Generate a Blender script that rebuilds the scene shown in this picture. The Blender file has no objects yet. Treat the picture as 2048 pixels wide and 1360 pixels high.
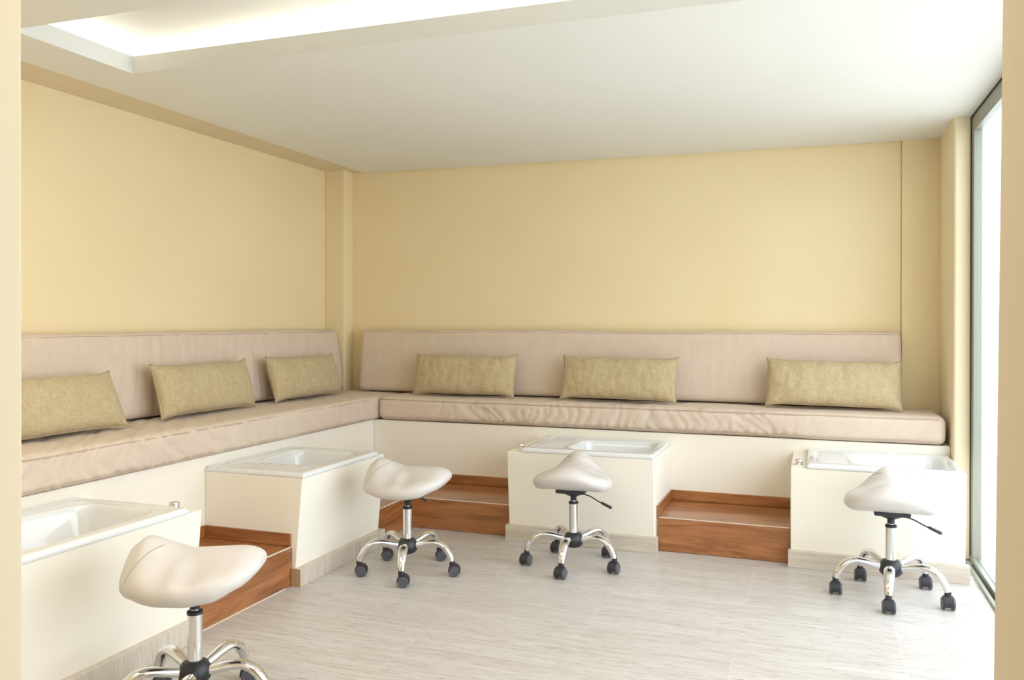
import bpy, bmesh, math, random
from mathutils import Vector, Matrix, noise
PI = math.pi
C = bpy.context.scene.collection
sc = bpy.context.scene
random.seed(7)

# ------------------------------------------------------------------ materials
def srgb(r, g, b):
    def f(c):
        c /= 255.0
        return c/12.92 if c <= 0.04045 else ((c+0.055)/1.055)**2.4
    return (f(r), f(g), f(b), 1.0)

class NT:
    def __init__(s, name):
        s.m = bpy.data.materials.new(name); s.m.use_nodes = True
        s.t = s.m.node_tree; s.t.nodes.clear()
        s.out = s.n('ShaderNodeOutputMaterial')
        s.b = s.n('ShaderNodeBsdfPrincipled'); s.l(s.b.outputs[0], s.out.inputs[0])
    def n(s, typ, **k):
        nd = s.t.nodes.new(typ)
        for a, v in k.items(): setattr(nd, a, v)
        return nd
    def l(s, a, b): s.t.links.new(a, b)
    def coord(s, scale=(1, 1, 1), loc=(0, 0, 0), rot=(0, 0, 0), world=False):
        tc = s.n('ShaderNodeTexCoord'); mp = s.n('ShaderNodeMapping')
        mp.inputs['Scale'].default_value = scale; mp.inputs['Location'].default_value = loc
        mp.inputs['Rotation'].default_value = rot
        if world:
            g = s.n('ShaderNodeNewGeometry'); s.l(g.outputs['Position'], mp.inputs[0])
        else:
            s.l(tc.outputs['Object'], mp.inputs[0])
        return mp.outputs[0]
    def noise(s, co, scale=5, detail=4, rough=.55, dist=0):
        nd = s.n('ShaderNodeTexNoise'); s.l(co, nd.inputs['Vector'])
        nd.inputs['Scale'].default_value = scale; nd.inputs['Detail'].default_value = detail
        nd.inputs['Roughness'].default_value = rough; nd.inputs['Distortion'].default_value = dist
        return nd.outputs[0]
    def ramp(s, v, stops):
        nd = s.n('ShaderNodeValToRGB'); s.l(v, nd.inputs[0]); e = nd.color_ramp.elements
        while len(e) < len(stops): e.new(.5)
        for x, (p, c) in zip(e, stops): x.position = p; x.color = c
        return nd.outputs[0]
    def mix(s, f, a, b, mode='MIX'):
        nd = s.n('ShaderNodeMix', data_type='RGBA', blend_type=mode)
        for i, v in ((0, f), (6, a), (7, b)):
            if hasattr(v, 'links') or isinstance(v, bpy.types.NodeSocket): s.l(v, nd.inputs[i])
            else: nd.inputs[i].default_value = v
        return nd.outputs[2]
    def bump(s, h, strength=.2, dist=.01, prev=None):
        nd = s.n('ShaderNodeBump'); s.l(h, nd.inputs['Height'])
        nd.inputs['Strength'].default_value = strength; nd.inputs['Distance'].default_value = dist
        if prev is not None: s.l(prev, nd.inputs['Normal'])
        return nd.outputs[0]
    def fin(s, col=None, rough=.5, normal=None, metal=0, coat=0, spec=.5, sheen=0):
        if col is not None:
            if isinstance(col, bpy.types.NodeSocket): s.l(col, s.b.inputs['Base Color'])
            else: s.b.inputs['Base Color'].default_value = col
        if isinstance(rough, bpy.types.NodeSocket): s.l(rough, s.b.inputs['Roughness'])
        else: s.b.inputs['Roughness'].default_value = rough
        s.b.inputs['Metallic'].default_value = metal
        s.b.inputs['Coat Weight'].default_value = coat
        s.b.inputs['Specular IOR Level'].default_value = spec
        s.b.inputs['Sheen Weight'].default_value = sheen
        if normal is not None: s.l(normal, s.b.inputs['Normal'])
        return s.m

def plaster(name, c1, c2, rough=.7, bs=.05):
    t = NT(name); co = t.coord(world=True)
    col = t.ramp(t.noise(co, 1.3, 3), [(.3, c1), (.7, c2)])
    nb = t.bump(t.noise(co, 90, 3), bs, .003, t.bump(t.noise(co, 9, 3), .08, .006))
    return t.fin(col, rough, nb, spec=.25)
M = {}
M['cream'] = plaster('cream_wall_paint', srgb(239, 219, 174), srgb(242, 224, 182))
M['cream_box'] = plaster('cream_plaster', srgb(246, 239, 223), srgb(249, 243, 229), .6, .1)
M['cream_pier'] = plaster('cream_pier_paint', srgb(240, 225, 190), srgb(243, 229, 197))  # wall cream made paler, window light on the pier put into the colour
M['jamb'] = plaster('jamb_paint', srgb(222, 208, 178), srgb(227, 213, 184))
M['ceil'] = plaster('ceiling_paint', srgb(236, 236, 229), srgb(239, 239, 233), .8)
M['strip'] = plaster('ceiling_edge_paint', srgb(228, 214, 184), srgb(232, 218, 188), .8)

def floor_mat():
    t = NT('grained_porcelain_tile')
    br = t.n('ShaderNodeTexBrick'); br.offset = .5; br.offset_frequency = 2
    # rows .665 deep, tiles 1.33 long, running bond
    co = t.coord(loc=(-.355+1.33*10-.665*0, -4.205+.665*20, 0), world=True)
    t.l(co, br.inputs['Vector'])
    br.inputs['Scale'].default_value = 1; br.inputs['Brick Width'].default_value = 1.33
    br.inputs['Row Height'].default_value = .665; br.inputs['Mortar Size'].default_value = .0016
    br.inputs['Mortar Smooth'].default_value = .2
    br.inputs['Color1'].default_value = (0, 0, 0, 1); br.inputs['Color2'].default_value = (1, 1, 1, 1)
    br.inputs['Mortar'].default_value = (.5, .5, .5, 1)
    # shift the grain in every tile
    sh = t.n('ShaderNodeVectorMath', operation='SCALE'); t.l(br.outputs['Color'], sh.inputs[0]); sh.inputs['Scale'].default_value = 3.7
    g = t.n('ShaderNodeNewGeometry')
    ad = t.n('ShaderNodeVectorMath', operation='ADD'); t.l(g.outputs['Position'], ad.inputs[0]); t.l(sh.outputs[0], ad.inputs[1])
    def m(scale):
        mp = t.n('ShaderNodeMapping'); mp.inputs['Scale'].default_value = scale; t.l(ad.outputs[0], mp.inputs[0]); return mp.outputs[0]
    n1 = t.noise(m((1.6, 42, 1)), 1, 5, .6, .25)
    n2 = t.noise(m((6, 190, 1)), 1, 4, .65)
    n3 = t.noise(m((1.0, 9, 1)), 1, 3, .5, .4)
    n4 = t.noise(m((14, 110, 1)), 1, 3, .6)
    base = t.ramp(n1, [(.28, srgb(178, 167, 155)), (.5, srgb(204, 197, 188)), (.72, srgb(220, 216, 212))])
    base = t.mix(.6, base, t.ramp(n2, [(.36, srgb(160, 149, 137)), (.55, srgb(212, 207, 202)), (.75, srgb(226, 222, 216))]))
    base = t.mix(.35, base, t.ramp(n3, [(.3, srgb(188, 181, 173)), (.7, srgb(220, 216, 212))]))
    dark = t.ramp(n4, [(.31, (1, 1, 1, 1)), (.42, (0, 0, 0, 1))])
    base = t.mix(t.ramp(dark, [(0, (0, 0, 0, 1)), (1, (.62, .62, .62, 1))]), base, srgb(150, 138, 126))
    col = t.mix(br.outputs['Fac'], base, srgb(216, 210, 202))
    nb = t.bump(n2, .06, .002)
    return t.fin(col, .38, nb, spec=.45)
M['floor'] = floor_mat()

def stone_mat(name, axis):
    t = NT(name)
    s1 = {'x': (2, 40, 40), 'y': (40, 2, 40), 'z': (30, 30, 2.5)}[axis]
    s2 = tuple(v*4 for v in s1)
    n1 = t.noise(t.coord(s1, world=True), 1, 5, .6, .4); n2 = t.noise(t.coord(s2, world=True), 1, 4, .6)
    c = t.ramp(n1, [(.28, srgb(186, 169, 148)), (.5, srgb(208, 196, 178)), (.72, srgb(222, 212, 198))])
    c = t.mix(.4, c, t.ramp(n2, [(.3, srgb(190, 176, 158)), (.7, srgb(228, 220, 208))]))
    return t.fin(c, .4, t.bump(n2, .05, .002))
M['stone_x'] = stone_mat('skirting_stone', 'x'); M['stone_z'] = stone_mat('skirting_stone_upright', 'z')

def wood_mat(name, axis):
    t = NT(name)
    s1 = {'x': (1.3, 9, 9), 'y': (9, 1.3, 9)}[axis]
    s2 = {'x': (4, 120, 120), 'y': (120, 4, 120)}[axis]
    n1 = t.noise(t.coord(s1, world=True), 1, 5, .6, 1.4); n2 = t.noise(t.coord(s2, world=True), 1, 4, .65)
    c = t.ramp(n1, [(.25, srgb(102, 56, 22)), (.42, srgb(144, 86, 40)), (.55, srgb(178, 116, 64)), (.78, srgb(200, 140, 86))])
    c = t.mix(.35, c, t.ramp(n2, [(.3, srgb(100, 58, 30)), (.6, srgb(172, 116, 72)), (.8, srgb(200, 146, 98))]))
    return t.fin(c, .3, t.bump(n2, .05, .002), spec=.6, coat=.35)
M['wood_x'] = wood_mat('wood_look_tile', 'x'); M['wood_y'] = wood_mat('wood_look_tile_turned', 'y')

def fabric_mat(name, c1, c2, weave=900, wr=.25, streak=(3, 3, 3), mott=.5, coarse=.1):
    t = NT(name)
    co = t.coord()
    n1 = t.noise(t.coord(streak), 1, 4, .6, .3)
    n2 = t.noise(co, 14, 4, .6)
    c = t.ramp(t.mix(mott, n1, n2), [(.35, c1), (.65, c2)])
    w1 = t.noise(t.coord((weave, weave*.15, weave)), 1, 2, .5); w2 = t.noise(t.coord((weave*.15, weave, weave)), 1, 2, .5)
    w = t.mix(.5, w1, w2)
    wv = t.mix(.5, t.noise(t.coord((150, 20, 30)), 1, 3, .6), t.noise(t.coord((20, 150, 170)), 1, 3, .6))
    dk = tuple(v*.80 for v in c1[:3])+(1,); lt = tuple(min(1, v*1.10) for v in c2[:3])+(1,)
    c = t.mix(coarse, c, t.ramp(wv, [(.36, dk), (.64, lt)]))
    c = t.mix(.2, c, t.ramp(w, [(.35, c1), (.65, c2)]))
    nb = t.bump(w, wr, .002, t.bump(n1, .25, .01))
    return t.fin(c, .85, nb, spec=.2, sheen=.15)
M['seat_fab'] = fabric_mat('rose_beige_canvas', srgb(215, 195, 174), srgb(222, 205, 186), 700, .2, (18, 18, 3))
M['pillow_fab'] = fabric_mat('olive_linen', srgb(180, 159, 120), srgb(208, 190, 152), 420, .5, (12, 12, 18), .6, .55)
def simple(name, col, rough=.4, metal=0, coat=0, spec=.5):
    t = NT(name); co = t.coord()
    n = t.noise(co, 60, 2)
    r = t.n('ShaderNodeMapRange'); t.l(n, r.inputs[0]); r.inputs['To Min'].default_value = max(rough-.03, .02); r.inputs['To Max'].default_value = rough+.03
    return t.fin(col, r.outputs[0], None, metal, coat, spec)
M['vinyl'] = simple('off_white_vinyl', srgb(217, 211, 206), .42)
M['seam'] = simple('seam_thread', srgb(160, 152, 145), .7)
M['chrome'] = simple('polished_chrome', (.82, .82, .83, 1), .07, 1)
M['brushed'] = simple('satin_steel', (.66, .66, .66, 1), .24, 1)
M['black'] = simple('black_plastic', srgb(46, 46, 50), .42)
M['grey'] = simple('grey_plastic', srgb(88, 90, 96), .4)
M['porcelain'] = simple('white_glazed_porcelain', srgb(233, 234, 233), .1, 0, .4)
M['piping'] = simple('cushion_piping', srgb(196, 172, 154), .8)
M['alu'] = simple('grey_green_aluminium', srgb(150, 152, 140), .4, .3)
M['darkseal'] = simple('dark_window_seal', srgb(72, 72, 62), .7)  # window seal and track, also the painted shadow above the head rail
M['grout'] = simple('pale_grout', srgb(226, 214, 202), .8)
M['raw'] = plaster('stained_mortar', srgb(168, 130, 92), srgb(204, 176, 140), .8, .2)
M['terrace'] = plaster('terrace_stone', srgb(215, 215, 210), srgb(225, 225, 220), .8)
def glass():
    t = NT('window_glass'); t.t.nodes.remove(t.b)
    tr = t.n('ShaderNodeBsdfTransparent'); gl = t.n('ShaderNodeBsdfGlossy'); gl.inputs['Roughness'].default_value = .02
    fr = t.n('ShaderNodeLayerWeight'); fr.inputs[0].default_value = .12
    mx = t.n('ShaderNodeMixShader'); mu = t.n('ShaderNodeMath', operation='MULTIPLY'); mu.inputs[1].default_value = .35; t.l(fr.outputs[1], mu.inputs[0]); t.l(mu.outputs[0], mx.inputs[0]); t.l(tr.outputs[0], mx.inputs[1]); t.l(gl.outputs[0], mx.inputs[2])
    t.l(mx.outputs[0], t.out.inputs[0]); return t.m
M['glass'] = glass()
def emit(name, col, st):
    t = NT(name); t.b.inputs['Base Color'].default_value = col
    t.b.inputs['Emission Color'].default_value = col; t.b.inputs['Emission Strength'].default_value = st
    return t.m
M['led'] = emit('led_diffuser', (1, .95, .88, 1), 24)

# ------------------------------------------------------------------ helpers
def obj(name, bm, m, parent=None, smooth=False, bevel=0, seg=2, recalc=True, angle=None):
    if recalc: bmesh.ops.recalc_face_normals(bm, faces=bm.faces)
    me = bpy.data.meshes.new(name); bm.to_mesh(me); bm.free()
    o = bpy.data.objects.new(name, me); C.objects.link(o)
    for mm in (m if isinstance(m, (list, tuple)) else [m]): me.materials.append(mm)
    if smooth:
        for p in me.polygons: p.use_smooth = True
    if angle:
        for p in me.polygons: p.use_smooth = True
        try: me.set_sharp_from_angle(angle=math.radians(angle))
        except Exception: pass
    if bevel:
        b = o.modifiers.new('bevel', 'BEVEL'); b.width = bevel; b.segments = seg; b.limit_method = 'ANGLE'; b.angle_limit = .6
        b.harden_normals = False
        for p in me.polygons: p.use_smooth = True
        w = o.modifiers.new('wn', 'WEIGHTED_NORMAL'); w.keep_sharp = False
    if parent: o.parent = parent
    return o
def thing(name, label, cat, loc=(0, 0, 0), rz=0, group=None):
    o = bpy.data.objects.new(name, None); C.objects.link(o); o.empty_display_size = .1
    o.location = loc; o.rotation_euler = (0, 0, rz); o['label'] = label; o['category'] = cat
    if group: o['group'] = group
    return o
def tag(o, label, cat, group=None):
    o['label'] = label; o['category'] = cat
    if group: o['group'] = group
    return o
def struct(o):
    o['kind'] = 'structure'; return o
def box(bm, x0, x1, y0, y1, z0, z1):
    vs = [bm.verts.new(p) for p in ((x0, y0, z0), (x1, y0, z0), (x1, y1, z0), (x0, y1, z0), (x0, y0, z1), (x1, y0, z1), (x1, y1, z1), (x0, y1, z1))]
    for f in ((3, 2, 1, 0), (4, 5, 6, 7), (0, 1, 5, 4), (1, 2, 6, 5), (2, 3, 7, 6), (3, 0, 4, 7)):
        bm.faces.new([vs[i] for i in f])
    return vs
def bx(*a):
    bm = bmesh.new(); box(bm, *a); return bm
def prism(bm, poly, z0, z1):
    """vertical prism over a polygon; z0, z1 numbers or functions of (x, y)"""
    f0 = z0 if callable(z0) else (lambda x, y: z0); f1 = z1 if callable(z1) else (lambda x, y: z1)
    a = [bm.verts.new((x, y, f0(x, y))) for x, y in poly]; b = [bm.verts.new((x, y, f1(x, y))) for x, y in poly]
    n = len(poly); bm.faces.new(a[::-1]); bm.faces.new(b)
    for i in range(n): bm.faces.new((a[i], a[(i+1) % n], b[(i+1) % n], b[i]))
def lathe(bm, prof, seg=32, cx=0, cy=0):
    rings = []
    for r, z in prof:
        if r < 1e-6: rings.append([bm.verts.new((cx, cy, z))])
        else: rings.append([bm.verts.new((cx+r*math.cos(2*PI*i/seg), cy+r*math.sin(2*PI*i/seg), z)) for i in range(seg)])
    for a, b in zip(rings, rings[1:]):
        for i in range(seg):
            j = (i+1) % seg
            if len(a) == 1 and len(b) == 1: continue
            if len(a) == 1: bm.faces.new((a[0], b[i], b[j]))
            elif len(b) == 1: bm.faces.new((a[i], b[0], a[j]))
            else: bm.faces.new((a[i], b[i], b[j], a[j]))
def tube(bm, pts, rad, seg=12, up=Vector((0, 0, 1)), ends=True):
    """swept ellipse; rad list of (side, vertical) radii"""
    P = [Vector(p) for p in pts]; n = len(P); rings = []
    for i, p in enumerate(P):
        d = (P[min(i+1, n-1)]-P[max(i-1, 0)]).normalized()
        s = d.cross(up)
        if s.length < 1e-4: s = d.cross(Vector((1, 0, 0)))
        s.normalize(); u = s.cross(d)
        r = rad[i] if isinstance(rad, list) else rad
        if not isinstance(r, tuple): r = (r, r)
        rings.append([bm.verts.new(p+s*r[0]*math.cos(2*PI*k/seg)+u*r[1]*math.sin(2*PI*k/seg)) for k in range(seg)])
    for a, b in zip(rings, rings[1:]):
        for k in range(seg): bm.faces.new((a[k], a[(k+1) % seg], b[(k+1) % seg], b[k]))
    if ends: bm.faces.new(rings[0][::-1]); bm.faces.new(rings[-1])
def spline(pts, n=8):
    P = [Vector(p) for p in pts]; out = []
    for i in range(len(P)-1):
        p0 = P[max(i-1, 0)]; p1 = P[i]; p2 = P[i+1]; p3 = P[min(i+2, len(P)-1)]
        for k in range(n):
            t = k/n
            out.append(.5*((2*p1)+(-p0+p2)*t+(2*p0-5*p1+4*p2-p3)*t*t+(-p0+3*p1-3*p2+p3)*t**3))
    out.append(P[-1]); return out
def interp(tab, x):
    if x <= tab[0][0]: return tab[0][1]
    for (a, va), (b, vb) in zip(tab, tab[1:]):
        if x <= b:
            t = (x-a)/(b-a); t = t*t*(3-2*t)
            return va+(vb-va)*t
    return tab[-1][1]
def nz(x, y, z): return noise.noise(Vector((x, y, z)))

# ------------------------------------------------------------------ measured places (metres)
YB = 6.083; XL = -3.838; XP = -3.657; YP = 5.94          # back wall, left wall, corner pillar
XF = -3.165; YF = 5.566; ZP = .652; ZS = .207            # bench fronts, bench top, step top
XS = -2.595; YS = 5.037                                  # step fronts
XR = .78; YD = 5.46; XG = .87                            # right side wall, pier front, window plane
YN0, YN1 = .86, 1.15                                     # near wall with the opening
def cz(x, y): return 2.6132-.0091*x+.003*(y-5)

# ------------------------------------------------------------------ room shell
struct(obj('floor', bx(XL-.2, 1.0, -2.4, YB+.2, -.12, 0), M['floor']))
struct(obj('wall_back', bx(.555, .90, 6.05, YB+.2, -.1, 2.95), M['cream'], bevel=.004))
bm = bmesh.new(); box(bm, XL-.2, .555, YB, YB+.2, -.1, 2.95)
struct(obj('wall_back', bm, M['cream'], bevel=.004))
struct(obj('wall_left', bx(XL-.2, XL, YN1, YB, 0, 2.95), M['cream']))
bm = bmesh.new(); box(bm, XL, XP, YP, YB, ZP, 2.66)
struct(obj('wall_pillar', bm, M['cream'], bevel=.006))
bm = bmesh.new(); box(bm, XR, XG+.025, YD, 6.05, 0, 2.80)
struct(obj('wall_right', bm, M['cream_pier'], bevel=.02, seg=4))
# near wall around the opening the camera looks through
bm = bmesh.new()
prism(bm, [(XL-.2, YN0), (-1.412, YN0), (-1.412, YN1), (XL-.2, YN1)], 0, 2.9)
struct(obj('wall_near', bm, M['jamb'], bevel=.004))
bm = bmesh.new()
vs = box(bm, .2086, 1.0, YN0, YN1, 0, 2.9)
for v in vs:
    if v.co.x < .3: v.co.x = .2086+.009*(v.co.z-.97)
struct(obj('wall_near', bm, M['jamb'], bevel=.004))
struct(obj('wall_near', bx(-1.412, .2256, YN0, YN1, 2.35, 2.9), M['jamb']))
# hall behind the camera
struct(obj('wall_hall', bx(XL-.2, 1.2, -2.6, -2.4, -.1, 2.9), M['cream']))
struct(obj('wall_hall', bx(XL-.4, XL-.2, -2.6, YN1, -.1, 2.9), M['cream']))
struct(obj('wall_hall', bx(1.0, 1.2, -2.4, YN1, -.1, 2.9), M['cream']))
struct(obj('ceiling', bx(XL-.4, 1.2, -2.6, YN0, 2.75, 2.9), M['ceil']))

# ceiling board with the light cove cut into it
XB = -3.54; HX0, HX1, HY0, HY1 = -3.19, .25, 2.55, 3.21
bm = bmesh.new(); t_ = .085
def slab(x0, x1, y0, y1, f0, f1):
    prism(bm, [(x0, y0), (x1, y0), (x1, y1), (x0, y1)], f0, f1)
up = lambda x, y: cz(x, y)+t_
xs_ = [XB, HX0, HX1, 1.04]; ys_ = [YN1, HY0, HY1, YB-.02]
grid = {}
for lev, f in ((0, cz), (1, up)):
    for i, x in enumerate(xs_):
        for j, y in enumerate(ys_): grid[lev, i, j] = bm.verts.new((x, y, f(x, y)))
for i in range(3):
    for j in range(3):
        if i == 1 and j == 1: continue
        bm.faces.new((grid[0, i, j], grid[0, i, j+1], grid[0, i+1, j+1], grid[0, i+1, j]))
        bm.faces.new((grid[1, i, j], grid[1, i+1, j], grid[1, i+1, j+1], grid[1, i, j+1]))
def side(a, b): bm.faces.new((grid[0, a[0], a[1]], grid[0, b[0], b[1]], grid[1, b[0], b[1]], grid[1, a[0], a[1]]))
for i in range(3): side((i, 0), (i+1, 0)); side((i+1, 3), (i, 3)); side((0, i+1), (0, i)); side((3, i), (3, i+1))
side((1, 1), (1, 2)); side((1, 2), (2, 2)); side((2, 2), (2, 1)); side((2, 1), (1, 1))
struct(obj('ceiling', bm, M['ceil']))
struct(obj('ceiling', bx(XL-.2, 1.1, YN1, YB+.2, 2.83, 2.93), M['ceil']))         # slab above the board
bm = bmesh.new()
prism(bm, [(XL, YN1), (XB+.004, YN1), (XB+.004, YB), (XL, YB)], lambda x, y: cz(x, y)+.006, lambda x, y: cz(x, y)+.05)
prism(bm, [(XB+.004, YB-.03), (1.04, YB-.03), (1.04, YB), (XB+.004, YB)], lambda x, y: cz(x, y)+.006, lambda x, y: cz(x, y)+.05)
struct(obj('trim_1', bm, M['strip']))
# LED strips lying in the cove
def led(x0, x1, y0, y1, label):
    z = cz((x0+x1)/2, (y0+y1)/2)+t_+.004
    tag(obj('cove_light', bx(x0, x1, y0, y1, z, z+.012), M['led']), label, 'light', 'light strips in the ceiling cove')
led(HX0-.2, HX1+.05, HY1+.235, HY1+.25, 'long warm white light strip hidden along the far lip of the ceiling cove')
led(HX0-.25, HX0-.235, HY0, HY1+.2, 'short warm white light strip hidden along the left lip of the ceiling cove')

# ------------------------------------------------------------------ window wall on the right
w = struct(thing('window_1', '', '')); del w['label']; del w['category']
ZH = 2.51
obj('frame', bx(XG, XG+.045, YD-.075, YD, 0, ZH+.08), M['alu'], w, bevel=.003)
obj('frame', bx(XG, XG+.045, YN1, YD-.075, ZH, ZH+.085), M['alu'], w, bevel=.003)
obj('frame', bx(XG, XG+.045, YN1, YN1+.06, .035, ZH), M['alu'], w, bevel=.003)
obj('frame', bx(XG, XG+.045, 2.85, 2.91, .035, ZH), M['alu'], w, bevel=.003)
obj('seal', bx(XG-.006, XG+.0, YD-.012, YD-.0, .0, ZH+.085), M['darkseal'], w)
obj('seal', bx(XG-.004, XG+.03, YN1, YD, ZH+.085, ZH+.112), M['darkseal'], w)  # dark strip standing in for the shadow between head rail and ceiling
bm = bmesh.new(); box(bm, XG-.04, XG-.02, YN1, YD-.1, 0, .016); box(bm, XG-.006, XG+.05, YN1, YD, 0, .035)
obj('sill', bm, M['alu'], w, bevel=.002)
obj('track', bx(XG-.02, XG-.006, YN1, YD-.1, 0, .006), M['darkseal'], w)
obj('pane', bx(XG+.018, XG+.024, YN1+.06, 2.85, .035, ZH), M['glass'], w)
obj('pane', bx(XG+.018, XG+.024, 2.91, YD-.075, .035, ZH), M['glass'], w)
struct(obj('floor', bx(1.0, 6, YN1, 9, -.14, -.02), M['terrace']))

# ------------------------------------------------------------------ masonry bench
bm = bmesh.new()
prism(bm, [(XL+.001, YN1+.02), (XF, YN1+.02), (XF, YP-.002), (XL+.001, YP-.002)], 0, ZP)
tag(obj('bench', bm, M['cream_box'], bevel=.006, seg=3), 'built-in cream plaster bench along the left wall, under the seat cushion', 'bench', group='built-in benches')
bm = bmesh.new()
prism(bm, [(XF+.0005, YF), (XR-.001, YF), (XR-.001, 6.048), (XF+.0005, 6.048)], 0, ZP)
tag(obj('bench', bm, M['cream_box'], bevel=.006, seg=3), 'built-in cream plaster bench along the back wall, under the seat cushion', 'bench', group='built-in benches')

# ------------------------------------------------------------------ wooden-look steps between the basins
def step(name, poly, label, risers, skirts):
    t = thing('step', label, 'step')
    bm = bmesh.new(); prism(bm, poly, 0, ZS-.012)
    obj('base', bm, M['raw'], t)
    for (x0, x1, y0, y1, ax) in risers[0]:
        obj('tread', bx(x0, x1, y0, y1, ZS-.012, ZS), M['wood_'+ax], t, bevel=.0015)
    for (x0, x1, y0, y1, ax) in risers[1]:
        obj('riser', bx(x0, x1, y0, y1, 0.002, ZS-.004), M['wood_'+ax], t, bevel=.0015)
    for (x0, x1, y0, y1, ax) in skirts:
        obj('skirting', bx(x0, x1, y0, y1, ZS+.001, ZS+.068), M['wood_'+ax], t, bevel=.002)
    for g in risers[2]:
        obj('grout_line', bx(*g), M['grout'], t)
    return t
e = .010
step('a', [(XF, 2.945), (XS-e, 2.945), (XS-e, 3.70), (XF, 3.70)],
     'reddish wood-look tiled step between the two basins along the left bench',
     ([(XF, XS-e-.003, 2.945, 3.70, 'y')], [(XS-e, XS, 2.945, 3.70, 'y')], [(XS-e-.003, XS+.0005, 2.945, 3.70, ZS-.004, ZS-.001), (XS, XS+.004, 2.945, 3.64, 0.0, .004)]),
     [(XF, XF+.012, 2.945, 3.688, 'y'), (XF+.012, XS-.004, 3.688, 3.70, 'x')])
step('b', [(XF, 4.585), (XS-e, 4.585), (XS-e, YS+e), (-1.85, YS+e), (-1.85, YF), (XF, YF)],
     'L-shaped reddish wood-look tiled step in the corner where the benches meet',
     ([(XF, XS-e-.003, 4.585, YS+e, 'y'), (XF, -1.85, YS+e+.003, YF, 'x')], [(XS-e, XS, 4.585, YS+e, 'y'), (XS-.0, -1.85, YS, YS+e, 'x')],
      [(XS-e-.003, XS+.0005, 4.585, YS, ZS-.004, ZS-.001), (XS, -1.85, YS-.0005, YS+e+.003, ZS-.004, ZS-.001)]),
     [(XF, XF+.012, 4.585, YF-.012, 'y'), (XF, -1.85, YF-.012, YF, 'x')])
step('c', [(-.90, YS+e), (-.122, YS+e), (-.122, YF), (-.90, YF)],
     'straight reddish wood-look tiled step between the two basins along the back bench',
     ([(-.90, -.122, YS+e+.003, YF, 'x')], [(-.885, -.125, YS, YS+e, 'x')], [(-.885, -.125, YS-.0005, YS+e+.003, ZS-.004, ZS-.001)]),
     [(-.888, -.122, YF-.012, YF, 'x'), (-.90, -.888, YS+.004, YF, 'y')])

# ------------------------------------------------------------------ foot basins
def sdrr(x, y, x0, x1, y0, y1, r):
    cx, cy = (x0+x1)/2, (y0+y1)/2; hx, hy = (x1-x0)/2-r, (y1-y0)/2-r
    dx, dy = abs(x-cx)-hx, abs(y-cy)-hy
    return math.hypot(max(dx, 0), max(dy, 0))+min(max(dx, dy), 0)-r
def sm(a, b, x):
    t = min(max((x-a)/(b-a), 0), 1); return t*t*(3-2*t)
def sink_mesh(L, D, bowl, drain_side):
    """top surface a height field (z=0 is the rim top), x along the length, y from the front; returns bmesh"""
    bm = bmesh.new(); n, m = int(L/.0065), int(D/.0065)
    x0, x1, y0, y1 = bowl; V = []
    for i in range(n+1):
        row = []
        for j in range(m+1):
            x = L*i/n; y = D*j/m
            d = -sdrr(x, y, 0, L, 0, D, .02)
            z = -.010*(1-sm(0, .011, d))**2
            inner = -sdrr(x, y, .036, L-.036, .036, D-.036, .05)
            z -= .005*sm(0, .012, inner)
            # narrower towards the drainboard
            w = (x-x0)/(x1-x0) if drain_side == 0 else (x1-x)/(x1-x0)
            pinch = .055*(1-min(max(w, 0), 1))**1.5
            b = -sdrr(x, y, x0, x1, y0+pinch*.3, y1-pinch, .085)
            z -= .006*sm(-.012, .004, b)
            z -= .165*sm(-.001, .062, b)**.75
            if drain_side == 0: rd = sm(.055, .075, x)*(1-sm(x0-.05, x0-.02, x))
            else: rd = sm(.055, .075, L-x)*(1-sm(L-x1-.05, L-x1-.02, L-x))
            rd *= sm(.07, .085, y)*sm(.07, .085, D-y)
            z += .0042*rd*max(0, math.cos(2*PI*(y-.07)/.046))**2
            row.append(bm.verts.new((x, y, z)))
        V.append(row)
    for i in range(n):
        for j in range(m): bm.faces.new((V[i][j], V[i+1][j], V[i+1][j+1], V[i][j+1]))
    # rounded outer edge going down
    loop = [V[i][0] for i in range(n)]+[V[n][j] for j in range(m)]+[V[i][m] for i in range(n, 0, -1)]+[V[0][j] for j in range(m, 0, -1)]
    prev = loop
    for off, z in ((.0015, -.016), (.0015, -.024), (-.001, -.029), (-.02, -.029)):
        cur = []
        for v in loop:
            x, y = v.co.x, v.co.y
            nx = -1 if x < 1e-5 else (1 if x > L-1e-5 else 0); ny = -1 if y < 1e-5 else (1 if y > D-1e-5 else 0)
            cur.append(bm.verts.new((x+nx*off, y+ny*off, z)))
        for k in range(len(loop)):
            q = (k+1) % len(loop); bm.faces.new((prev[k], cur[k], cur[q], prev[q]))
        prev = cur
    return bm
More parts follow.
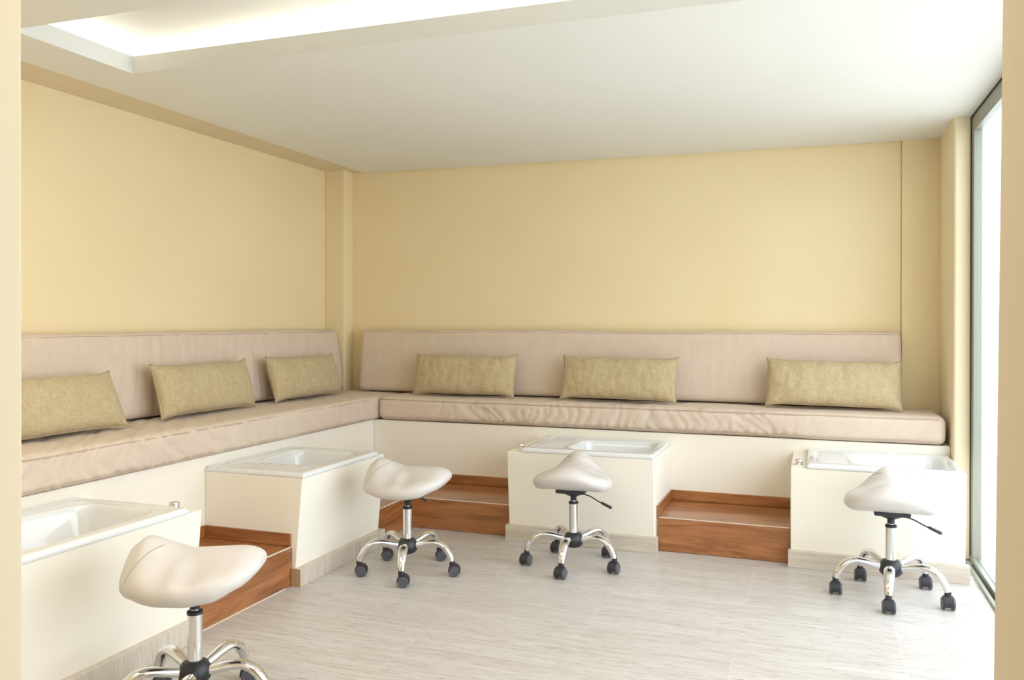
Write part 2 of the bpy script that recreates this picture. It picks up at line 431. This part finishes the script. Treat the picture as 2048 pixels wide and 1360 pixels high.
def basin(label, loc, rz, W, sink0, L, bowl, dside, knob, flip=False, D=.6145, grain='stone_x', flat=False, cap=False, ext=.018):
    """local x along the front, y into the bench, front at y=0"""
    t = thing('foot_basin', label, 'basin', loc, rz, 'foot basins along the bench')
    zt = .571; lean = .05
    bm = bmesh.new(); yb = D; s0, s1 = sink0+.012, sink0+L-.012
    o = {}
    for k, (x, y, z) in dict(a=(0, lean, 0), b=(W, lean, 0), c=(W, yb, 0), d=(0, yb, 0), A=(0, 0, zt), B=(W, 0, zt), Cc=(W, yb, zt), Dd=(0, yb, zt),
                             e=(s0, .025, zt), f=(s1, .025, zt), g=(s1, yb-.02, zt), h=(s0, yb-.02, zt),
                             E=(s0, .04, .3), F=(s1, .04, .3), G=(s1, yb-.02, .3), H=(s0, yb-.02, .3)).items(): o[k] = bm.verts.new((x, y, z))
    for f in ('abBA', None):
        pass
    F = lambda *k: bm.faces.new([o[q] for q in k])
    F('a', 'b', 'B', 'A'); F('b', 'c', 'Cc', 'B'); F('c', 'd', 'Dd', 'Cc'); F('d', 'a', 'A', 'Dd'); F('a', 'd', 'c', 'b')
    F('A', 'B', 'f', 'e'); F('B', 'Cc', 'g', 'f'); F('Cc', 'Dd', 'h', 'g'); F('Dd', 'A', 'e', 'h')
    F('e', 'f', 'F', 'E'); F('f', 'g', 'G', 'F'); F('g', 'h', 'H', 'G'); F('h', 'e', 'E', 'H'); F('E', 'F', 'G', 'H')
    obj('base', bm, M['cream_box'], t, bevel=.007, seg=3)
    sk = bx(-.012, W+ext, .004, lean+.011, .0, .095)
    obj('skirting', sk, M[grain], t, bevel=.002)
    s = obj('sink', sink_mesh(L, D+.0, bowl, dside), M['porcelain'], t, smooth=True); s.location = (sink0, -.004, .60)
    bm = bmesh.new(); lathe(bm, [(0, .004), (.018, .004), (.021, .003), (.024, -.001), (.024, -.004)], 24)
    cxd = (bowl[0]+bowl[1])/2
    d = obj('drain', bm, M['chrome'], s, smooth=True); d.location = (cxd, D/2, -.174)
    if knob:
        bm = bmesh.new()
        lathe(bm, [(0, 0), (.026, 0), (.026, .004), (.020, .006), (.019, .010), (.022, .012), (.0225, .028), (.020, .032), (.010, .033), (0, .033)], 32)
        k = obj('tap_knob', bm, M['chrome'], t, angle=40); k.location = (knob[0], knob[1], zt)
        bm = bmesh.new(); box(bm, -.005, .005, -.03, .0, .014, .022)
        l = obj('lever', bm, M['chrome'], k, bevel=.002); l.rotation_euler = (0, 0, knob[2])
        if flat: k.scale = (1, 1, .35)
    if cap: obj('skirting_end', bx(-.0145, -.012, .004, lean+.011, .0, .095), M['raw'], t)
    return t
# back pair: local x runs along +X
basin('white drainboard foot basin in a cream plaster box at the middle of the back bench', (-1.845, 4.95, 0), 0, .945,
      .10, .842, (.27, .79, .085, .555), 0, (.05, .13, 1.2))
basin('brightly lit white foot basin in a cream box beside the window at the right', (-.12, 4.95, 0), 0, .892,
      .09, .80, (.25, .745, .085, .555), 0, (.045, .12, -.9))
# left pair: front faces +X, so local x runs along +Y
def lp(y): return (-2.53, y, 0)
R90 = PI/2
# rotate +90: local x -> +Y, local y -> -X
basin('white foot basin with ridged drainboard, the farther one along the left bench', lp(3.70), R90, .882,
      .0, .80, (.25, .73, .085, .545), 0, (.845, .11, .5), D=.635, grain='stone_z', flat=True, cap=True)
basin('nearest white foot basin at the lower left, cut off by the left door jamb', lp(2.04), R90, .90,
      .0, .815, (.08, .735, .075, .56), 1, (.862, .12, 2.5), D=.635, grain='stone_z', ext=0)

# ------------------------------------------------------------------ long cushions
def soft_box(lx, ly, lz, r, sp, disp=None, taper=None):
    """rounded box, base at z=0, corner at origin; disp(p, n) -> offset along the normal"""
    bm = bmesh.new(); h = Vector((lx/2, ly/2, lz/2)); nn = [max(4, round(l/s)) for l, s in zip((lx, ly, lz), sp)]
    cache = {}
    def vert(i, j, k):
        key = (i, j, k)
        if key in cache: return cache[key]
        def ax(i, n, half):
            # finer close to the rounded edges
            t = 2*i/n-1
            return half*t
        q = Vector((ax(i, nn[0], h.x), ax(j, nn[1], h.y), ax(k, nn[2], h.z)))
        c = Vector([max(-h[a]+r, min(h[a]-r, q[a])) for a in range(3)])
        d = q-c
        if d.length > 1e-9:
            # project cube corner onto a sphere of radius r
            m = max(abs(d.x), abs(d.y), abs(d.z))
            nrm = d.normalized(); p = c+nrm*r
        else:
            nrm = Vector((0, 0, 1)); p = q
        if disp: p = p+nrm*disp(p+h, nrm)
        p = p+h
        if taper: p = taper(p)
        cache[key] = bm.verts.new(p); return cache[key]
    X, Y, Z = nn
    for i in range(X):
        for j in range(Y):
            bm.faces.new((vert(i, j, 0), vert(i, j+1, 0), vert(i+1, j+1, 0), vert(i+1, j, 0)))
            bm.faces.new((vert(i, j, Z), vert(i+1, j, Z), vert(i+1, j+1, Z), vert(i, j+1, Z)))
    for i in range(X):
        for k in range(Z):
            bm.faces.new((vert(i, 0, k), vert(i+1, 0, k), vert(i+1, 0, k+1), vert(i, 0, k+1)))
            bm.faces.new((vert(i, Y, k), vert(i, Y, k+1), vert(i+1, Y, k+1), vert(i+1, Y, k)))
    for j in range(Y):
        for k in range(Z):
            bm.faces.new((vert(0, j, k), vert(0, j, k+1), vert(0, j+1, k+1), vert(0, j+1, k)))
            bm.faces.new((vert(X, j, k), vert(X, j+1, k), vert(X, j+1, k+1), vert(X, j, k+1)))
    return bm
def ridge(v): return max(0, 1-abs(v)*3.2)**2
def seat_disp(seed, zones, lx, ly, lz):
    def f(p, n):
        d = .004*nz(p.x*1.7, p.y*4, seed)
        if n.z > .7: d += .004*math.sin(PI*min(1, p.y/ly))
        m = 0
        for c, w in zones: m += math.exp(-((p.x-c)/w)**2)
        m = min(m, 1)
        if n.y < -.3:   # vertical creases on the front face
            v = nz(p.x*17+3*nz(p.x*2, p.z*6, seed+4), p.z*3.5, seed+9)
            d += -(.011*m+.0016)*ridge(v)
            v2 = nz(p.x*34+2*nz(p.x*3, p.z*9, 2), p.z*5, seed+2)
            d += -.0045*m*ridge(v2)
        elif n.z > .5:
            v = nz(p.x*8-p.y*9, p.y*3.0, seed+7)
            d += -(.007*m+.0008)*ridge(v)
        return d
    return f
def piping(lx, ly, lz, r, y, parent, top=True):
    bm = bmesh.new()
    yy, zz = y
    pts = [(r*.9+(lx-1.8*r)*i/60, yy+.0015*math.sin(i*1.3), zz+.001*math.sin(i*.9)) for i in range(61)]
    tube(bm, pts, .0032, 6); return obj('piping', bm, M['piping'], parent, smooth=True)
def seat(label, loc, rz, lx, ly, lz, seed, zones, r=.042):
    t = thing('seat_cushion', label, 'cushion', loc, rz, 'long seat cushions')
    bm = soft_box(lx, ly, lz, r, (.014, .02, .012), seat_disp(seed, zones, lx, ly, lz))
    obj('pad', bm, M['seat_fab'], t, smooth=True)
    piping(lx, ly, lz, r, (.006, lz-.018), t)
    piping(lx, ly, lz, r, (.006, .018), t)
    return t
# back: local x -> +X, front at -Y
seat('long rose-beige seat cushion on the back bench, its right end by the window', (-3.118, 5.537, ZP+.005), 0, 3.873, .50, .172, 3.1,
     [(1.55, .55), (2.2, .5), (.9, .35), (2.75, .25)], .046)
# left: front faces +X: rotate +90 (x -> +Y, y -> -X)
seat('long rose-beige seat cushion on the left bench, running into the corner', (-3.122, 1.25, ZP+.005), R90, 4.78, .70, .172, 8.4,
     [(1.5, .9), (2.4, .4), (3.9, .15)], .036)

def back_disp(seed, amp):
    def f(p, n):
        d = .005*nz(p.x*1.5, p.z*3, seed)
        if n.y < -.5:
            v = nz(p.x*13+nz(p.x*2, p.z*2, seed)*1.2, p.z*1.1, seed+5)
            d += -amp*ridge(v)*(.4+.6*sm(-.2, .3, nz(p.x*1.1, 3, seed)))
            d += .006*math.sin(PI*min(max(p.z/.5, 0), 1))
        return d
    return f
def backrest(label, loc, rz, lx, seed, amp, lz=.495, tb=.195, tt=.125):
    t = thing('back_cushion', label, 'cushion', loc, rz, 'long back cushions')
    def taper(p):
        k = p.z/lz; th = tb+(tt-tb)*k
        # the back face stays flat on the wall, the front face leans
        return Vector((p.x, tb-(tb-p.y)*th/tb, p.z))
    bm = soft_box(lx, tb, lz, .045, (.012, .02, .02), back_disp(seed, amp), taper)
    obj('pad', bm, M['seat_fab'], t, smooth=True)
    bm = bmesh.new()
    y = tb-(tb-.006)*(tb+(tt-tb)*.96)/tb
    pts = [(.05+(lx-.1)*i/60, y+.004+.001*math.sin(i*1.7), lz-.017+.0015*math.sin(i)) for i in range(61)]
    tube(bm, pts, .0028, 6); obj('piping', bm, M['piping'], t, smooth=True)
    return t
ZC = ZP+.172+.016
backrest('long rose-beige back cushion leaning on the back wall', (-3.50, YB-.203, ZC), 0, 4.045, 2.2, .002)
backrest('long rose-beige back cushion leaning on the left wall, softly creased', (XL+.205, 1.25, ZC), R90, 4.68, 6.6, .009)

# ------------------------------------------------------------------ lumbar pillows
def pillow_mesh(W, H, T, seed):
    bm = bmesh.new(); n, m = 64, 30; rows = {}
    for s in (1, -1):
        for i in range(n+1):
            for j in range(m+1):
                u = 2*i/n-1; v = 2*j/m-1
                edge = (i in (0, n)) or (j in (0, m))
                if s == -1 and edge: rows[s, i, j] = rows[1, i, j]; continue
                uu = math.sin(u*PI/2)*.35+u*.65; vv = math.sin(v*PI/2)*.35+v*.65
                x = uu*W/2*(1-.04*(1-vv**4)*abs(uu)**3); z = vv*H/2*(1-.13*(1-uu**8)*abs(vv)**3)
                # soft corners
                k = (abs(uu)*abs(vv))**6
                z *= 1-.02*k; x *= 1-.008*k
                th = T/2*max(0, (1-abs(uu)**3.2))**.5*max(0, (1-abs(vv)**2.6))**.55
                wr = .006*ridge(nz(x*16, z*5-2, seed))*sm(.0, .12, .5*H+z) if s == 1 else 0
                wr += .007*nz(x*5, z*8, seed+2)
                wr += .009*ridge(nz(x*17, z*4, seed+5))*sm(.3, .9, abs(vv))
                k2 = min(1, th/(T*.25))
                wob = .004*nz(x*9, z*9, seed+8)
                rows[s, i, j] = bm.verts.new((x+wob, -s*(th+(-wr)*k2), z+wob*.8+.003*nz(x*13, 4, seed)))
    for s in (1, -1):
        for i in range(n):
            for j in range(m):
                q = (rows[s, i, j], rows[s, i+1, j], rows[s, i+1, j+1], rows[s, i, j+1])
                bm.faces.new(q if s == 1 else q[::-1])
    return bm
def pillow(label, x, y, z, rz, W, seed, tilt=-.27, H=.335, roll=0):
    t = thing('lumbar_pillow', label, 'pillow', (x, y, z), rz, 'olive linen lumbar pillows')
    bm = pillow_mesh(W, H, .165, seed)
    bmesh.ops.transform(bm, matrix=Matrix.Rotation(tilt, 4, 'X') @ Matrix.Rotation(roll, 4, 'Y'), verts=bm.verts)
    zmin = min(v.co.z for v in bm.verts)
    bmesh.ops.translate(bm, vec=(0, 0, -zmin), verts=bm.verts)
    obj('cover', bm, M['pillow_fab'], t, smooth=True)
    # seam along the edge
    bm = bmesh.new(); pts = []
    P = [(-1, -1), (1, -1), (1, 1), (-1, 1), (-1, -1)]
    for (a, b), (c, d) in zip(P, P[1:]):
        for k in range(16):
            u = a+(c-a)*k/16; v = b+(d-b)*k/16
            uu = math.sin(u*PI/2)*.35+u*.65; vv = math.sin(v*PI/2)*.35+v*.65
            x_ = uu*W/2*(1-.04*(1-vv**4)*abs(uu)**3); z_ = vv*H/2*(1-.13*(1-uu**8)*abs(vv)**3)
            kk = (abs(uu)*abs(vv))**6; z_ *= 1-.02*kk; x_ *= 1-.008*kk
            wob = .004*nz(x_*9, z_*9, seed+8)
            pts.append(Vector((x_+wob, 0, z_+wob*.8+.003*nz(x_*13, 4, seed))))
    pts.append(pts[0])
    R = Matrix.Rotation(tilt, 4, 'X') @ Matrix.Rotation(roll, 4, 'Y')
    pts = [R @ p+Vector((0, 0, -zmin)) for p in pts]
    tube(bm, pts, .003, 6); obj('seam', bm, M['pillow_fab'], t, smooth=True)
    return t
ZT = ZP+.172+.014
pillow('olive lumbar pillow at the left of the back bench, close to the corner', -2.49, 5.755, ZT, 0, .845, 1.3)
pillow('olive lumbar pillow in the middle of the back bench, above the middle basin', -1.30, 5.755, ZT, 0, .845, 5.1, roll=.01)
pillow('olive lumbar pillow at the right end of the back bench, near the window', .118, 5.745, ZT, 0, .835, 9.7, roll=.012)
pillow('nearest olive lumbar pillow on the left bench, cut off by the door jamb', -3.50, 3.0, ZT, R90, .86, 3.9, tilt=-.42)
pillow('middle olive lumbar pillow on the left bench, between two others', -3.52, 4.13, ZT, R90, .85, 7.7)
pillow('farthest olive lumbar pillow on the left bench, beside the corner pillar', -3.53, 5.20, ZT, R90, .85, 11.9)

# ------------------------------------------------------------------ saddle stools
c_t = [(-.24, .592), (-.185, .594), (-.133, .592), (-.048, .584), (.045, .600), (.163, .638), (.205, .622), (.25, .575)]
A_t = [(-.24, .034), (-.1, .050), (0, .066), (.16, .108), (.25, .085)]
b_t = [(-.24, .490), (-.185, .470), (-.1, .448), (0, .440), (.16, .434), (.25, .405)]
PW = 6.5
def outline(a):
    ca, sa = math.cos(a), math.sin(a)
    k = (abs(ca)**2.5+abs(sa)**2.5)**(-1/2.5)
    u = .245*ca*k; w = .226*(1-.16*sm(-.05, .25, u)-.05*sm(.1, .25, -u))
    return u, w*sa*k
def seat_z(u, v, rho, s):
    top = interp(c_t, u)-interp(A_t, u)*(1-math.exp(-(abs(v)/.106)**2.3)); bot = interp(b_t, u)-.012*sm(.1, .2, abs(v))
    h = math.sqrt(max(0, 1-rho**PW))
    return (top+bot)/2+s*h*(top-bot)/2
def seat_bm():
    bm = bmesh.new(); N = 96; phis = [PI/2-PI*i/44 for i in range(45)]; rings = []
    for ph in phis:
        rho = max(0, math.cos(ph))**(2/PW); s = 1 if ph >= 0 else -1
        if abs(ph) > PI/2-1e-6:
            rings.append([bm.verts.new((0, 0, seat_z(0, 0, 0, s)))]); continue
        ring = []
        for k in range(N):
            u, v = outline(2*PI*k/N); u *= rho; v *= rho
            ring.append(bm.verts.new((u, v, seat_z(u, v, rho, s))))
        rings.append(ring)
    for a, b in zip(rings, rings[1:]):
        for k in range(N):
            q = (k+1) % N
            if len(a) == 1: bm.faces.new((a[0], b[k], b[q]))
            elif len(b) == 1: bm.faces.new((a[k], b[0], a[q]))
            else: bm.faces.new((a[k], b[k], b[q], a[q]))
    return bm
def rho_at(u, v):
    a = math.atan2(v/.226, u/.245)
    for _ in range(30):
        U, V = outline(a); err = math.atan2(v, u)-math.atan2(V, U)
        a += err*.8
    return math.hypot(u, v)/math.hypot(*outline(a))
def caster(parent, x, y, rz):
    """small twin-wheel caster, floor at z=0"""
    c = bpy.data.objects.new('caster', None); C.objects.link(c); c.parent = parent; c.location = (x, y, 0); c.rotation_euler = (0, 0, rz)
    # hood: half round shell between the wheels, with trail towards local +x
    bm = bmesh.new(); tr = .012; zc = .031
    for s0, s1 in ((-.023, .023),):
        prof = []
        for k in range(15):
            a = math.radians(-25+k*(215)/14)
            prof.append((tr+.034*math.cos(a), zc+.036*math.sin(a)))
        inner = [(tr+(px-tr)*.25, zc+(pz-zc)*.25) for px, pz in prof[::-1]]
        loop = prof+inner
        a_ = [bm.verts.new((px, s0, pz)) for px, pz in loop]; b_ = [bm.verts.new((px, s1, pz)) for px, pz in loop]
        bm.faces.new(a_); bm.faces.new(b_[::-1]); n = len(loop)
        for i in range(n): bm.faces.new((a_[i], b_[i], b_[(i+1) % n], a_[(i+1) % n]))
    lathe(bm, [(0, .088), (.0145, .088), (.0155, .083), (.0155, .055), (.012, .05), (0, .05)], 20)
    obj('hood', bm, M['black'], c, bevel=.003, seg=2)
    for s in (-1, 1):
        bm = bmesh.new()
        lathe(bm, [(0, -.009), (.024, -.009), (.028, -.007), (.0295, -.003), (.0295, .004), (.027, .0085), (.022, .0095), (.020, .0075), (.012, .0085), (0, .009)], 32)
        bmesh.ops.transform(bm, matrix=Matrix.Translation((tr, s*.0215, .0298)) @ Matrix.Rotation(-s*PI/2, 4, 'X'), verts=bm.verts)
        obj('wheel', bm, M['grey' if s else 'black'], c, angle=35)
    return c
def make_stool():
    root = thing('saddle_stool', 'x', 'stool')
    st = obj('seat', seat_bm(), M['vinyl'], root, smooth=True)
    bm = bmesh.new(); pts = []
    for i in range(-30, 31):
        v = .15*i/30; u = .075+.135*(abs(v)/.142)**1.25
        r = rho_at(u, v)
        if r > .985: continue
        pts.append((u, v, seat_z(u, v, min(r, 1), 1)+.0003))
    tube(bm, pts, .0011, 6); obj('seam', bm, M['seam'], st, smooth=True)
    bm = bmesh.new(); box(bm, -.105, .085, -.085, .085, .425, .452)
    obj('seat_plate', bm, M['black'], root, bevel=.010, seg=3)
    bm = bmesh.new(); lathe(bm, [(0, .428), (.066, .428), (.062, .418), (.045, .405), (.022, .397), (.018, .392), (.0175, .372), (0, .372)], 32)
    obj('tilt_mechanism', bm, M['black'], root, angle=50)
    bm = bmesh.new(); lathe(bm, [(0, .39), (.0145, .39), (.0145, .35), (0, .35)], 24)
    obj('piston', bm, M['chrome'], root, angle=50)
    bm = bmesh.new(); lathe(bm, [(0, .366), (.024, .366), (.028, .363), (.028, .353), (.0, .353)], 32)
    obj('collar', bm, M['black'], root, angle=50)
    bm = bmesh.new(); lathe(bm, [(0, .356), (.0258, .356), (.0258, .20), (.0248, .16), (0, .16)], 40)
    obj('column', bm, M['chrome'], root, angle=50)
    bm = bmesh.new(); lathe(bm, [(0, .188), (.030, .188), (.044, .180), (.056, .160), (.058, .143), (.054, .122), (.042, .108), (.026, .102), (0, .102)], 40)
    obj('hub', bm, M['black'], root, angle=50)
    # lever on the right-hand side (local -y), pommel points to local +x
    bm = bmesh.new(); tube(bm, spline([(-.01, -.05, .414), (-.02, -.10, .404), (-.03, -.15, .380), (-.035, -.172, .372)], 4), .0035, 8)
    lv = obj('lever', bm, M['black'], root, smooth=True)
    bm = bmesh.new(); tube(bm, [(-.0345, -.165, .3755), (-.035, -.172, .373), (-.037, -.19, .365), (-.039, -.205, .359), (-.041, -.222, .352), (-.042, -.229, .349)],
                           [(.004, .004), (.008, .007), (.0105, .008), (.0105, .008), (.0115, .009), (.006, .005)], 12)
    obj('grip', bm, M['black'], lv, smooth=True)
    return root
def legs_for(root, phase, trail):
    prof = [(.046, .150, .013, .015), (.085, .160, .0165, .0155), (.13, .172, .0205, .0155), (.175, .177, .0235, .0155), (.215, .163, .0235, .016), (.245, .132, .021, .016), (.262, .102, .0185, .0155), (.2685, .082, .0175, .015)]
    P = spline([(a, b, 0) for a, b, c, d in prof], 4); R = spline([(c, d, 0) for a, b, c, d in prof], 4)
    for k in range(5):
        a = phase+2*PI*k/5; ca, sa = math.cos(a), math.sin(a)
        bm = bmesh.new()
        tube(bm, [(p.x*ca, p.x*sa, p.y) for p in P], [(r.x*1.1, r.y*1.08) for r in R], 20, up=Vector((-sa*0, 0, 1)))
        lg = obj('leg', bm, M['chrome'], root, angle=60)
        caster(root, .2695*ca, .2695*sa, trail[k] if isinstance(trail, list) else trail)
def stool(label, x, y, pdir, phase, trail):
    """root turned to the pommel direction; leg phase and caster trail given in world degrees"""
    r = make_stool(); r['label'] = label; r['group'] = 'saddle stools on casters'
    r.location = (x, y, 0); r.rotation_euler = (0, 0, math.radians(pdir))
    tr = [math.radians(v-pdir) for v in trail] if isinstance(trail, list) else math.radians(trail-pdir)
    legs_for(r, math.radians(phase-pdir), tr)
    return r
stool('off-white saddle stool seen from the side, facing the second basin of the left bench', -2.136, 4.136, 190, 2, 20)
stool('off-white saddle stool seen from behind, facing the middle basin of the back bench', -1.297, 4.583, 94, 55.5, 262)
stool('off-white saddle stool seen from behind, facing the basin beside the window', .376, 4.617, 89.5, 47.4, 270)
stool('nearest and largest off-white saddle stool, in front of the jamb-cut basin at lower left', -2.081, 2.38, 204, 16, 34)

# ------------------------------------------------------------------ light
wd = bpy.data.worlds.new('sky'); sc.world = wd; wd.use_nodes = True
nt = wd.node_tree; bg = nt.nodes['Background']
bg.inputs[0].default_value = (.84, .93, 1.03, 1); bg.inputs[1].default_value = 3.45
def area(name, loc, rot, sx, sy, power, col=(1, 1, 1), portal=False):
    l = bpy.data.lights.new(name, 'AREA'); l.shape = 'RECTANGLE'; l.size = sx; l.size_y = sy; l.energy = power; l.color = col
    if portal: l.cycles.is_portal = True
    o = bpy.data.objects.new(name, l); C.objects.link(o); o.location = loc; o.rotation_euler = rot; return o
# sky portal over the window wall
area('window_portal', (XG+.08, (YN1+YD)/2, 1.27), (0, PI/2, 0), 2.5, YD-YN1, 1, portal=True)
# added fill lights in hall and room, out of view, to brighten the interior
area('hall_ceiling_light', (-1.4, -.9, 2.74), (0, 0, 0), 2.6, 2.2, 20, (1, .93, .84))
area('room_ceiling_light', (-1.6, 1.9, 2.58), (0, 0, 0), 3.2, .9, 22, (1, .92, .80))

# ------------------------------------------------------------------ camera
th, pi_, ro = math.radians(20.0887974), math.radians(-.23278879), math.radians(.0455872)
f = Vector((-math.sin(th)*math.cos(pi_), math.cos(th)*math.cos(pi_), math.sin(pi_)))
r = Vector((math.cos(th), math.sin(th), 0)); u = r.cross(f)
r2 = r*math.cos(ro)+u*math.sin(ro); u2 = -r*math.sin(ro)+u*math.cos(ro)
cam = bpy.data.cameras.new('camera'); co = bpy.data.objects.new('camera', cam); C.objects.link(co)
mw = Matrix((r2, u2, -f)).transposed().to_4x4(); mw.translation = Vector((0, 0, 1.4)); co.matrix_world = mw
cam.sensor_width = 36; cam.lens = 36*1646.6588/2048; cam.shift_y = -(680-650.637)/2048; cam.clip_start = .05
sc.camera = co
sc.view_settings.view_transform = 'Standard'; sc.view_settings.look = 'None'
sc.view_settings.exposure = 0.3; sc.view_settings.gamma = 1; sc.view_settings.use_curve_mapping = False
